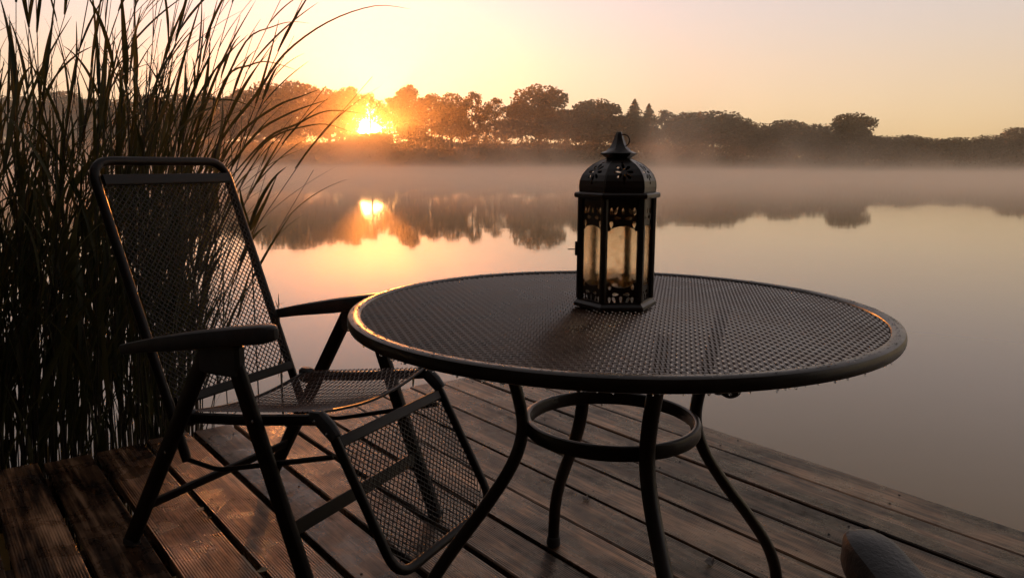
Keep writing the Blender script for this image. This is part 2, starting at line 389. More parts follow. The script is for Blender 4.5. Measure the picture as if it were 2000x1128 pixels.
def tree_mesh(kind, seed):
    rnd = random.Random(seed); bl = []; tr = MB(); cr = MB()
    if kind == 'conifer':
        tr.tube([(0, 0, -.03), (0, 0, .5), (0, 0, .98)], .018, 6, scale=[1, .6, .1])
        for i in range(46):
            t = i / 45; z = .14 + .86 * t; r = .5 * (1 - t) ** .85 + .012
            m_ = int(9 + 10 * (1 - t))
            for j in range(m_):
                a = rnd.random() * 6.28; L = r * rnd.uniform(.65, 1.12)
                for q in range(7):
                    f = (q + rnd.random()) / 7; p = Vector((math.cos(a) * L * f, math.sin(a) * L * f, z - .05 * f * (1 - t) + rnd.uniform(-.01, .01)))
                    s = .03 * rnd.uniform(.7, 1.3); d = Vector((math.cos(a), math.sin(a), -.3)); x = Vector((-math.sin(a), math.cos(a), rnd.uniform(-.6, .6)))
                    cr.add([p + d * s, p + x * s * .6, p - d * s, p - x * s * .6], [(0, 1, 2, 3)])
    elif kind == 'broad':
        bl = [((0, 0, .68), .32, .28), ((0, 0, .40), .34, .22)]
        for i in range(11):
            a = i * 2.4 + rnd.random(); q = rnd.random(); z = .22 + .56 * q; rad = .34 * (1 - .5 * q)
            bl.append(((math.cos(a) * rad, math.sin(a) * rad, z), rnd.uniform(.13, .2), rnd.uniform(.1, .15)))
        crown_quads(cr, bl, 9500, .022, rnd); limbs(tr, bl, rnd, r0=.026, top=.6)
    elif kind == 'tall':
        bl = [((0, 0, .58), .28, .36)]
        for i in range(12):
            q = i / 11; a = i * 2.4 + rnd.random(); z = .16 + .76 * q; rad = .30 * math.sin(math.pi * (.2 + .72 * q))
            bl.append(((math.cos(a) * rad, math.sin(a) * rad, z), rnd.uniform(.12, .19), rnd.uniform(.08, .12)))
        crown_quads(cr, bl, 8000, .021, rnd); limbs(tr, bl, rnd, r0=.02, top=.75)
    elif kind == 'airy':
        for i in range(17):
            q = i / 16; a = i * 2.4 + rnd.random(); z = .14 + .78 * q; rad = .36 * math.sin(math.pi * (.18 + .78 * q)) * rnd.uniform(.5, 1)
            bl.append(((math.cos(a) * rad, math.sin(a) * rad, z), rnd.uniform(.10, .17), rnd.uniform(.06, .10)))
        crown_quads(cr, bl, 5200, .019, rnd, shell=.2); limbs(tr, bl, rnd, r0=.018, top=.85)
    else:  # bush: leafy to the ground
        for i in range(14):
            a = i * 2.4 + rnd.random(); q = rnd.random(); rad = .34 * (1 - .7 * q) * rnd.uniform(.6, 1)
            bl.append(((math.cos(a) * rad, math.sin(a) * rad, .12 + .66 * q), rnd.uniform(.17, .26), rnd.uniform(.12, .2)))
        crown_quads(cr, bl, 5600, .022, rnd); limbs(tr, bl, rnd, r0=.02, top=.4)
    return tr, cr
LIB = {}
def tree_lib(kind, i):
    if (kind, i) not in LIB:
        tr, cr = tree_mesh(kind, hash(kind) % 7 + i * 13 + {'broad': 1, 'tall': 2, 'airy': 3, 'conifer': 4, 'bush': 5}[kind] * 101 if False else i * 13 + {'broad': 1, 'tall': 2, 'airy': 3, 'conifer': 4, 'bush': 5}[kind] * 101)
        t = tr.build('trunk', M['bark'], smooth=True); c = cr.build('crown', M['needle' if kind == 'conifer' else 'leaf'])
        zs = [v.co.z for v in c.data.vertices]; xs = [abs(v.co.x) for v in c.data.vertices]
        xs.sort(); LIB[kind, i] = (t.data, c.data, max(zs), xs[int(len(xs) * .985)])
        bpy.data.objects.remove(t); bpy.data.objects.remove(c)
    return LIB[kind, i]
G = 'trees of the wood on the far shore'
REEDS_T = 'hazy tree of the far wood glimpsed only between the reed leaves'
TREES = [  # photo x, top y, half width px, metres behind the water's edge, kind, variant, label
 (-30, 180, 55, 22, 'broad', 0, REEDS_T), (45, 183, 55, 24, 'broad', 1, REEDS_T), (130, 178, 55, 18, 'tall', 0, REEDS_T), (205, 188, 50, 22, 'broad', 2, REEDS_T),
 (285, 184, 50, 20, 'airy', 0, REEDS_T), (350, 182, 48, 24, 'broad', 0, REEDS_T), (412, 180, 45, 18, 'tall', 1, REEDS_T),
 (468, 171, 44, 17, 'airy', 1, 'loose-leaved tree pierced by the thin reed tips, beside the tall twin-topped crown'),
 (520, 156, 46, 22, 'broad', 1, 'tall dark crown whose top stands directly behind the long leaning reed blade'),
 (582, 154, 48, 20, 'tall', 2, 'tall full-crowned tree with the highest top between the reeds and the sun'),
 (640, 169, 42, 18, 'broad', 2, 'rounded tree one crown to the reed side of the rising sun'),
 (682, 168, 30, 26, 'tall', 0, 'narrow upright tree whose lower leaves are burnt out by the rising sun'),
 (722, 180, 26, 28, 'airy', 2, 'thin-leaved tree with the rising sun shining through its lower crown'),
 (760, 190, 30, 26, 'airy', 0, 'low open-crowned tree dotted with sparks of light just beside the sun'),
 (797, 163, 40, 18, 'tall', 1, 'tall dome-topped tree with sparkling trunk gaps, first high one past the sun'),
 (842, 180, 34, 20, 'airy', 1, 'airy tree with bright sky sparkling low between its bare stems'),
 (880, 180, 32, 24, 'broad', 0, 'round-headed tree between two airy see-through ones'),
 (922, 177, 26, 18, 'airy', 2, 'slender pointed tree with feathery top and bright gaps at its foot'),
 (967, 190, 32, 22, 'airy', 0, 'smaller loose tree tucked under the shoulder of the biggest round crown'),
 (1055, 162, 60, 17, 'broad', 1, 'biggest round-crowned oak of the wood, standing highest at its middle'),
 (1108, 212, 28, 24, 'airy', 1, 'thin low tree lit golden from behind, between two big round oaks'),
 (1166, 190, 48, 19, 'broad', 2, 'second big round oak, rising just behind the lantern side of the wood'),
 (1212, 222, 30, 24, 'tall', 2, 'dark low tree standing directly behind the lantern finial'),
 (1240, 193, 24, 20, 'conifer', 0, 'taller of the two pointed spruces above the lantern'),
 (1268, 202, 22, 24, 'conifer', 1, 'shorter of the two pointed spruces above the lantern'),
 (1299, 213, 26, 20, 'airy', 2, 'small ragged-topped tree next to the shorter spruce'),
 (1345, 216, 46, 18, 'bush', 0, 'dense tree beginning the long dark dome beyond the spruces'),
 (1395, 214, 52, 14, 'bush', 1, 'dense dark tree forming the summit of the long dome beyond the spruces'),
 (1440, 228, 40, 20, 'broad', 0, 'tree forming the falling shoulder of the long dark dome'),
 (1490, 238, 34, 26, 'bush', 2, 'small bushy crown in the dip after the long dark dome'),
 (1548, 233, 46, 22, 'tall', 0, 'pale spiky-topped tree halfway between the dark dome and the lone round crown'),
 (1594, 241, 36, 24, 'bush', 0, 'flat-topped bushy tree beside the lone round crown'),
 (1630, 254, 28, 28, 'bush', 1, 'low tree at the foot of the lone round crown, on its sunward side'),
 (1668, 217, 42, 18, 'broad', 2, 'lone round mushroom-shaped crown standing out above the low tree line'),
 (1722, 264, 34, 20, 'bush', 2, 'low bush-like tree right after the lone round crown'),
 (1770, 262, 40, 16, 'bush', 0, 'low wide tree darkest through a break in the mist'),
 (1826, 268, 40, 22, 'bush', 1, 'lowest misty tree in the far dip of the tree line'),
 (1878, 266, 36, 18, 'bush', 2, 'low rounded tree rising again after the dip, wrapped in mist'),
 (1935, 262, 40, 20, 'broad', 1, 'misty round tree, last but one before the edge of view'),
 (2000, 246, 34, 18, 'bush', 0, 'taller leafy tree cut by the edge of view beyond the misty low ones'),
 (2060, 235, 45, 18, 'broad', 0, None), (-110, 178, 55, 22, 'broad', 2, None)]
for X, yt, hw, dd, kind, var, lab in TREES:
    d0 = ray(X, 320); Y = 200.0
    for _ in range(4): Y = shore_y(d0.x / d0.y * Y) + dd
    top = at_y(X, yt, Y); zb = bank_z(top.x, dd)
    td, cd, mz, mx_ = tree_lib(kind, var)
    h = (top.z - zb) / mz; wd = hw * 1.22 / FPX * Y / mx_
    rr = random.Random(X)
    root = empty({'conifer': 'spruce_tree', 'bush': 'bushy_tree'}.get(kind, 'broadleaf_tree'), (top.x, Y, zb), rr.random() * 6.28 if kind != 'broad' else rr.choice((0, 2.1, 4.2)))
    root.scale = (wd, wd, h)
    tag(root, lab or 'misty tree of the far wood standing outside the view', 'tree', G)
    for nm, dt in (('trunk', td), ('crown', cd)):
        if 640 <= X <= 800 and nm == 'crown':      # the break in the leaves that lets the low sun through
            dt = dt.copy(); bm = bmesh.new(); bm.from_mesh(dt)
            MW = Matrix.LocRotScale(root.location, root.rotation_euler, root.scale); dead = []
            for f in bm.faces:
                p = MW @ f.calc_center_median() - CAM; off = p / p.y * SUN.y - SUN; e = math.hypot(off.x * (1.0 if off.x < 0 else .8), off.z * (1 if off.z > 0 else .6))
                lim = R(.72) * (1 + .5 * noise.noise(Vector((off.x * 90, off.z * 90, 2))))
                if (e < lim and rr.random() < (1 if e < R(.3) else .97 if off.z > -R(.10) else .3)) or (e < lim * 2.0 and off.z > -R(.1) and rr.random() < .45) or (e < lim * 2.6 and rr.random() < .35): dead.append(f)
            bmesh.ops.delete(bm, geom=dead, context='FACES'); bm.to_mesh(dt); bm.free()
        o = bpy.data.objects.new(nm, dt); col.objects.link(o); o.parent = root
# unseen trees added round the viewer to keep skylight off the foreground
for k, (x, y, h, kind) in enumerate(((-9.5, -4.5, 10, 'bush'), (-5.0, -6.5, 11, 'bush'), (0.5, -7.0, 10.5, 'broad'), (5.5, -6.5, 10, 'bush'), (11, -6, 9, 'bush'), (-11, 2.0, 9, 'bush'), (-8.2, -.8, 10, 'bush'), (-8.4, 3.6, 9, 'bush'))):
    td, cd, mz, mx_ = tree_lib(kind, k % 3); root = empty('bushy_tree', (x, y, -.6), k * 1.3)
    rad_ = {5: 3.0, 6: 2.8, 7: 2.6}.get(k, 3.4); root.scale = (rad_ / mx_, rad_ / mx_, h / mz); tag(root, 'leafy tree added outside the view to block skylight', 'tree', 'trees added outside the view')
    for nm, dt in (('trunk', td), ('crown', cd)):
        o = bpy.data.objects.new(nm, dt); col.objects.link(o); o.parent = root
# undergrowth along the far bank: one mass
rnd = random.Random(8); mb = MB()
for _ in range(42000):
    x = rnd.uniform(-190, 190); t = min(1, max(0, (x - 10) / 70))
    d = rnd.triangular(0, 34, 12); hh = (1.0 + 2.6 * abs(noise.noise(Vector((x * .11, d * .05, 1))))) * (1 + .9 * t)
    p = Vector((x, shore_y(x) + d, bank_z(x, d) + hh * rnd.random() ** .7)); s = rnd.uniform(.2, .5)
    u = Vector((rnd.gauss(0, 1), rnd.gauss(0, 1), rnd.gauss(0, 1))).normalized(); v = u.orthogonal().normalized(); q = u.cross(v)
    mb.add([p + v * s, p + q * s * .6, p - v * s, p - q * s * .6], [(0, 1, 2, 3)])
tag(mb.build('shore_undergrowth', M['leaf']), 'hazy undergrowth along the foot of the far wood', 'undergrowth', kind='stuff')

# the inside of the wood, seen between the front trees: one mass
LINE = sorted((q[0], q[1]) for q in TREES)
def line_y(px):
    for (a, ya), (b, yb) in zip(LINE, LINE[1:]):
        if a <= px <= b: return ya + (yb - ya) * (px - a) / (b - a)
    return 230
rnd = random.Random(18); mb = MB()
for _ in range(52000):
    px = rnd.uniform(-110, 2060); d0 = ray(px, 320); dd = rnd.uniform(28, 62); Y = 240.0
    for _i in range(2): Y = shore_y(d0.x / d0.y * Y) + dd
    X = d0.x / d0.y * Y; zb = bank_z(X, dd); zt = at_y(px, line_y(px), Y).z
    hgt_ = (zt - zb) * (.72 + .22 * noise.noise(Vector((X * .12, dd * .05, 4))))
    p = Vector((X, Y, zb + hgt_ * rnd.random() ** .8))
    if noise.noise(Vector((p.x * .35, p.y * .1, p.z * .35))) < (-.16 if px > 720 else -.30): continue
    off = (p - CAM) / p.y * SUN.y - SUN
    if math.hypot(off.x, off.z) < R(.85) * (1 + .5 * noise.noise(Vector((off.x * 90, off.z * 90, 2)))): continue
    s = rnd.uniform(.3, .6); u = Vector((rnd.gauss(0, 1), rnd.gauss(0, 1), rnd.gauss(0, 1))).normalized(); v = u.orthogonal().normalized(); q = u.cross(v)
    mb.add([p + v * s, p + q * s * .6, p - v * s, p - q * s * .6], [(0, 1, 2, 3)])
for _ in range(5200):       # extra brush right under the sun, added to hold its beam off the deck
    px = rnd.uniform(676, 768); y_ = rnd.uniform(260.5 + 4 * noise.noise(Vector((px * .09, 0, 3))), 290); d0 = ray(px, y_); Y = shore_y(d0.x / d0.y * 226) + rnd.uniform(14, 30)
    p = at_y(px, y_, Y); s = rnd.uniform(.22, .45); u = Vector((rnd.gauss(0, 1), rnd.gauss(0, 1), rnd.gauss(0, 1))).normalized(); v = u.orthogonal().normalized(); q = u.cross(v)
    mb.add([p + v * s, p + q * s * .6, p - v * s, p - q * s * .6], [(0, 1, 2, 3)])
tag(mb.build('wood_interior', M['leaf']), 'dim leafy inside of the far wood behind its front trees', 'wood', kind='stuff')

# ------------------------------------------------------------------ deck
AZ = -0.670796
root_rot = -AZ        # deck local x = across boards (q), local y = along boards (t)
gaps = [-1.47, -1.31, -1.15, -.99, -.83, -.67, -.515, -.355, -.195, -.035, .125, .285, .443, .612, .772, .925, 1.087, 1.245, 1.402, 1.560, 1.7225, 1.877, 2.034, 2.203, 2.364]
rnd = random.Random(5); mb = MB()
for i in range(len(gaps) - 1):
    g0 = .0085 if i < 17 else .0055; g1 = g0
    if abs(gaps[i] - 1.402) < .01: g0 = .0022
    if abs(gaps[i + 1] - 1.402) < .01: g1 = .0022
    te = 2.905 + rnd.uniform(-.012, .016); zz = rnd.uniform(-.002, .0015)
    tilt = Matrix.Translation(((gaps[i] + gaps[i + 1]) / 2, 0, zz)) @ Matrix.Rotation(rnd.uniform(-.006, .006), 4, 'Y') @ Matrix.Rotation(rnd.uniform(-.0008, .0008), 4, 'Z')
    hw = (gaps[i + 1] - gaps[i]) / 2
    mb.box((-hw + g0, -2.6, -.028), (hw - g1, te, 0), .003, tilt)
deck = tag(mb.build('deck', M['deck']), kind='structure'); deck.rotation_euler = (0, 0, root_rot)
scr = MB(); rnd = random.Random(9)
for y in (2.80, 2.2, 1.6, 1.0, .4, -.2):
    for g0, g1 in zip(gaps, gaps[1:]):
        for f in (.22, .78): scr.lathe([(.0001, .0008), (.0030, .0008), (.0036, -.001)], 8, (g0 + (g1 - g0) * f + rnd.uniform(-.004, .004), y + rnd.uniform(-.008, .008), 0))
o = scr.build('screws', M['screw'], deck); o['kind'] = 'stuff'
fr = MB()
for y in (2.80, 2.2, 1.6, 1.0, .4, -.2, -.8, -1.4, -2.0): fr.box((-1.45, y - .03, -.16), (2.33, y + .03, -.033), .004)
o = fr.build('joist', M['deck'], deck)
pm = MB()
for x in (-1.2, .5, 2.2):
    for y in (2.6, .6, -1.6): pm.tube([(x, y, -1.3), (x, y, -.165)], .06, 14)
o = pm.build('pile', M['deck'], deck, smooth='auto')

# ------------------------------------------------------------------ table
TC = Vector((.2047, 1.5075, 0)); TR = .5226; TH = .72
tb = tag(empty('garden_table', TC), 'round dark metal garden table with a woven wire top, wet with dew', 'table')
def circ_pts(r, z, n=128): return [(r * math.cos(2 * math.pi * i / n), r * math.sin(2 * math.pi * i / n), z) for i in range(n)]
mb = MB(); mb.sweep(circ_pts(TR - .0135, TH - .012), rrect(.027, .024, .008), up=(0, 0, 1), closed=True)
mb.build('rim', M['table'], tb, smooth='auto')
# expanded wire top: tilted zigzag strands
mb = MB(); rad = TR - .022; pit = .0124; half = .0086; ang = R(52); ca, sa = math.cos(ang), math.sin(ang)
k = 0; y = -rad + pit
while y < rad:
    L = math.sqrt(max(0, rad * rad - y * y)); n = int(2 * L / half) // 2 * 2
    if n > 2:
        P = []
        for i in range(n + 1):
            x = (i - n / 2) * half; idx = int(round(x / half + 1000 + .25)); yy = y + (pit * .27 if (idx + k) % 2 else -pit * .27)
            P.append(Vector((x * ca - yy * sa, x * sa + yy * ca, TH - .0065 + (.0012 if (idx + k) % 2 else -.0012))))
        mb.sweep(P, [(.0044, 0), (0, .0013), (-.0044, 0), (0, -.0010)], up=(sa * .58, -ca * .58, .8))
    y += pit; k += 1
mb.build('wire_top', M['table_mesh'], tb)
leg_prof = [(.240, TH - .012), (.218, .62), (.196, .545), (.187, .475), (.208, .405), (.260, .325), (.322, .245), (.370, .175), (.396, .115), (.405, .06), (.408, .012)]
for i in range(4):
    a = R(90 + 12.9 + 90 * i); mb = MB()
    P = smooth_path([(r * math.cos(a), r * math.sin(a), z) for r, z in leg_prof], 5)
    mb.sweep(P, circle(.0155, 12, .0125), up=(math.cos(a), math.sin(a), .3)); lg = mb.build('leg', M['table'], tb, smooth='auto')
    mb = MB(); mb.lathe([(.0005, .026), (.0175, .026), (.0185, .004), (.0165, .0005), (.0005, .0005)], 14, (leg_prof[-1][0] * math.cos(a), leg_prof[-1][0] * math.sin(a), 0))
    mb.build('foot_cap', M['arm'], lg, smooth='auto')
mb = MB(); mb.sweep(circ_pts(.172, .478, 72), rrect(.014, .030, .005), up=(0, 0, 1), closed=True); mb.build('ring_brace', M['table'], tb, smooth='auto')
# clip hanging under the rim
ca_ = R(-78.5); cx, cy = .498 * math.cos(ca_), .485 * math.sin(ca_)
mb = MB(); mb.ball((cx, cy, TH - .028), .016, 12, 8, (1, 1, .8)); mb.ball((cx - .018, cy - .006, TH - .026), .009, 10, 6); mb.ball((cx - .03, cy - .012, TH - .025), .006, 8, 6)
mb.build('clip', M['arm'], tb, smooth=True)
rnd = random.Random(3); mb = MB()
for i in range(260):
    a = rnd.uniform(0, 6.283); r = TR - rnd.choice((.004, .010, .016)) + rnd.uniform(-.003, .003); s = rnd.uniform(.0010, .0024)
    mb.ball((r * math.cos(a), r * math.sin(a), TH - .0245), s, 7, 5, (1, 1, 1.1))
for i in range(700):
    a = rnd.uniform(0, 6.283); r = TR - rnd.uniform(.006, .021); s = rnd.uniform(.0008, .0020)
    mb.ball((r * math.cos(a), r * math.sin(a), TH), s, 6, 4, (1, 1, .55))
o = mb.build('dew_drops', M['drop'], tb, smooth=True); o['kind'] = 'stuff'

# ------------------------------------------------------------------ lantern
LN = Vector((.2065, 1.520, TH + .0005)); HR = .0708; A0 = R(-117)   # corner angles
ln = tag(empty('lantern', LN), 'dark iron six-sided lantern with cut-out panels, dewy glass and a domed lid', 'lantern')
def hexp(r, z, rot=A0): return [(r * math.cos(rot + i * math.pi / 3), r * math.sin(rot + i * math.pi / 3), z) for i in range(6)]
def hex_stack(prof):
    mb = MB(); V = []; Fc = []
    for r, z in prof: V += hexp(r, z)
    for i in range(len(prof) - 1):
        for j in range(6):
            k = (j + 1) % 6; Fc.append((i * 6 + j, i * 6 + k, i * 6 + 6 + k, i * 6 + 6 + j))
    Fc.append((5, 4, 3, 2, 1, 0)); Fc.append(tuple(len(V) - 6 + j for j in range(6))); mb.add(V, Fc); return mb
hex_stack([(.0825, 0), (.0835, .003), (.0825, .007), (.077, .012), (.0755, .016)]).build('base', M['lantern'], ln)
hex_stack([(.0765, .2135), (.0835, .2145), (.0855, .217), (.0855, .222), (.0835, .2245), (.077, .2255)]).build('eave', M['lantern'], ln)
for i in range(6):
    a = A0 + i * math.pi / 3; mb = MB(); p = (HR * math.cos(a), HR * math.sin(a))
    mb.sweep([(p[0], p[1], .0155), (p[0], p[1], .214)], [(.0075 * math.cos(q), .0075 * math.sin(q)) for q in [R(x) for x in range(0, 360, 45)]], up=(math.cos(a), math.sin(a), 0))
    mb.build('post', M['lantern'], ln)
PW = 2 * HR * math.sin(math.pi / 6); AP = HR * math.cos(math.pi / 6)
def tear(x, y, cx, cy, ang, L, W):
    dx, dy = x - cx, y - cy; u = (dx * math.cos(ang) + dy * math.sin(ang)) / L + .5; v = -dx * math.sin(ang) + dy * math.cos(ang)
    if u < 0 or u > 1: return False
    wd = W * .5 * math.sin(math.pi * u ** .65) ** .8 if 0 < u < 1 else 0    # fat near u = .3
    return abs(v) < wd
mm = .001
TEARS = []
for s in (-1, 1):
    TEARS += [(s * 22 * mm, -23 * mm, R(90), 15 * mm, 7 * mm), (s * 13 * mm, -22 * mm, R(90 + s * 25), 16 * mm, 6 * mm), (s * 10.5 * mm, -36.5 * mm, R(0 if s < 0 else 180), 13 * mm, 7 * mm), (s * 22 * mm, -49 * mm, R(-90), 14 * mm, 7 * mm),
              (s * 22 * mm, -167 * mm, R(90), 13 * mm, 6.5 * mm), (s * 10.5 * mm, -182.5 * mm, R(0 if s < 0 else 180), 13 * mm, 6.5 * mm), (s * 13 * mm, -194 * mm, R(-90 - s * 25), 14 * mm, 6 * mm), (s * 22 * mm, -194 * mm, R(-90), 12 * mm, 6 * mm)]
TEARS += [(0, -23 * mm, R(90), 13 * mm, 6 * mm), (0, -193 * mm, R(-90), 13 * mm, 6 * mm)]
def in_open(x, y):
    if abs(x) < .0285:
        c = (x / .0285) ** 2; tp = -.049 - (.0025 + .009 * c if abs(x) < .0235 else .0115); bt = -.171 + (.0015 + .009 * c if abs(x) < .0235 else .0115)
        if bt < y < tp: return True
    return any(tear(x, y, *q) for q in TEARS)
def grid_plate(W, H, cell, inside, place, thick):
    nx, ny = int(round(W / cell)), int(round(H / cell)); bm = bmesh.new(); vs_ = {}
    def vv(i, j):
        if (i, j) not in vs_: vs_[i, j] = bm.verts.new(place(-W / 2 + W * i / nx, -H * j / ny))
        return vs_[i, j]
    for i in range(nx):
        for j in range(ny):
            if not inside(-W / 2 + W * (i + .5) / nx, -H * (j + .5) / ny): bm.faces.new((vv(i, j), vv(i, j + 1), vv(i + 1, j + 1), vv(i + 1, j)))
    bm.normal_update(); bmesh.ops.solidify(bm, geom=bm.faces[:], thickness=thick)
    me = bpy.data.meshes.new('plate'); bm.to_mesh(me); bm.free(); return me
pl = grid_plate(PW - .006, .1985, .00075, in_open, lambda x, y: (x, 0, y + .214), .0012); pl.materials.append(M['lantern'])
gl = MB(); gl.box((-PW / 2 + .006, .0026, .030), (PW / 2 - .006, .0046, .198)); glo = gl.build('glass_pane', M['glass']); gme = glo.data; bpy.data.objects.remove(glo)
for i in range(6):
    a = A0 + (i + .5) * math.pi / 3
    for nm, me in (('side_panel', pl), ('glass_pane', gme)):
        o = bpy.data.objects.new(nm, me); col.objects.link(o); o.parent = ln; o.location = (AP * math.cos(a), AP * math.sin(a), 0); o.rotation_euler = (0, 0, a + math.pi / 2)
DP = [(.0740, .2255), (.0752, .236), (.0738, .247), (.0690, .258), (.0600, .269), (.0480, .278), (.0350, .2845), (.0235, .2885)]
def dome_at(v):
    f = v * (len(DP) - 1); i = min(int(f), len(DP) - 2); f -= i
    return DP[i][0] + (DP[i + 1][0] - DP[i][0]) * f, DP[i][1] + (DP[i + 1][1] - DP[i][1]) * f
def dome_place(x, y):   # x in -0.5..0.5 across the face, y in 0..-1 upwards
    r, z = dome_at(-y); ap = r * math.cos(math.pi / 6)
    return (x * 2 * r * math.sin(math.pi / 6), -ap, z)
def dome_in(x, y):
    v = -y; r, z = dome_at(v); X = x * r; Y = (v - .50) * .085
    for q in range(8):
        a = q * math.pi / 4
        if tear(X, Y, .0115 * math.cos(a), .0115 * math.sin(a), a + math.pi, .014, .0062): return True
    for vv_ in (.24, .76):
        if abs(v - vv_) * .085 + abs(X) < .0035: return True
    return False
dm = grid_plate(1.0, 1.0, 1 / 90, dome_in, dome_place, .0012); dm.materials.append(M['lantern'])
for i in range(6):
    a = A0 + (i + .5) * math.pi / 3
    o = bpy.data.objects.new('dome_panel', dm); col.objects.link(o); o.parent = ln; o.rotation_euler = (0, 0, a + math.pi / 2)
for i in range(6):
    a = A0 + i * math.pi / 3; mb = MB()
    mb.tube([((r + .0003) * math.cos(a), (r + .0003) * math.sin(a), z) for r, z in DP], .0016, 6); mb.build('dome_rib', M['lantern'], ln, smooth=True)
hex_stack([(.0215, .2875), (.0235, .290), (.0355, .2985), (.0365, .2995)]).build('neck', M['lantern'], ln)
mb = MB(); mb.lathe([(.036, .2985), (.0345, .3005), (.026, .304), (.0185, .310), (.0132, .319), (.0098, .328), (.0072, .335), (.006, .339), (.0045, .3405), (.0004, .341)], 6, rot=A0); mb.build('finial', M['lantern'], ln, smooth='auto')
mb = MB(); mb.tube([(.0115 * math.cos(q) + .0085, -.003, .324 + .0115 * math.sin(q)) for q in [2 * math.pi * i / 28 for i in range(28)]], .0013, 7, closed=True); mb.build('ring', M['lantern'], ln, smooth=True)
mb = MB(); a = A0 - math.pi / 3; x, y = HR * math.cos(a), HR * math.sin(a)
mb.box((x - .0115, y - .005, .100), (x - .007, y + .005, .128), .001); mb.tube([(x - .009, y - .002, .1125), (x - .026, y - .004, .1125)], .0011, 6); mb.build('latch', M['lantern'], ln)

# ------------------------------------------------------------------ folding recliner chair
CAZ = R(26.9); CW, INS = .514, .040
F_ = Vector((math.cos(CAZ), -math.sin(CAZ), 0)); S_ = Vector((math.sin(CAZ), math.cos(CAZ), 0))
def wires(mb, place, U, V, pit, prof, cut=None, seg=1, dirs=(1, -1), slope=1.0, nrm=None):
    """wires v = +-slope*u + c clipped to the U x V rectangle, laid on a surface place(u, v)"""
    for sg in dirs:
        c = -U * slope + pit / 2 if sg > 0 else pit / 2
        while c < (V if sg > 0 else V + U * slope):
            us = [0, U]
            for lim in (0, V):
                us.append((lim - c) / (sg * slope))
            us = [u for u in us if -1e-9 <= u <= U + 1e-9 and -1e-9 <= sg * slope * u + c <= V + 1e-9]
            if len(us) > 1 and max(us) - min(us) > .004:
                u0, u1 = min(us), max(us); k = max(1, int((u1 - u0) / .02)) if seg > 1 else 1
                P = [place(u0 + (u1 - u0) * i / k, sg * slope * (u0 + (u1 - u0) * i / k) + c) for i in range(k + 1)]
                if cut: P = [p for p in P if cut(p)]
                if len(P) > 1: mb.sweep(P, prof, up=nrm)
            c += pit
wp = [(.0017, 0), (0, .0008), (-.0017, 0), (0, -.0008)]
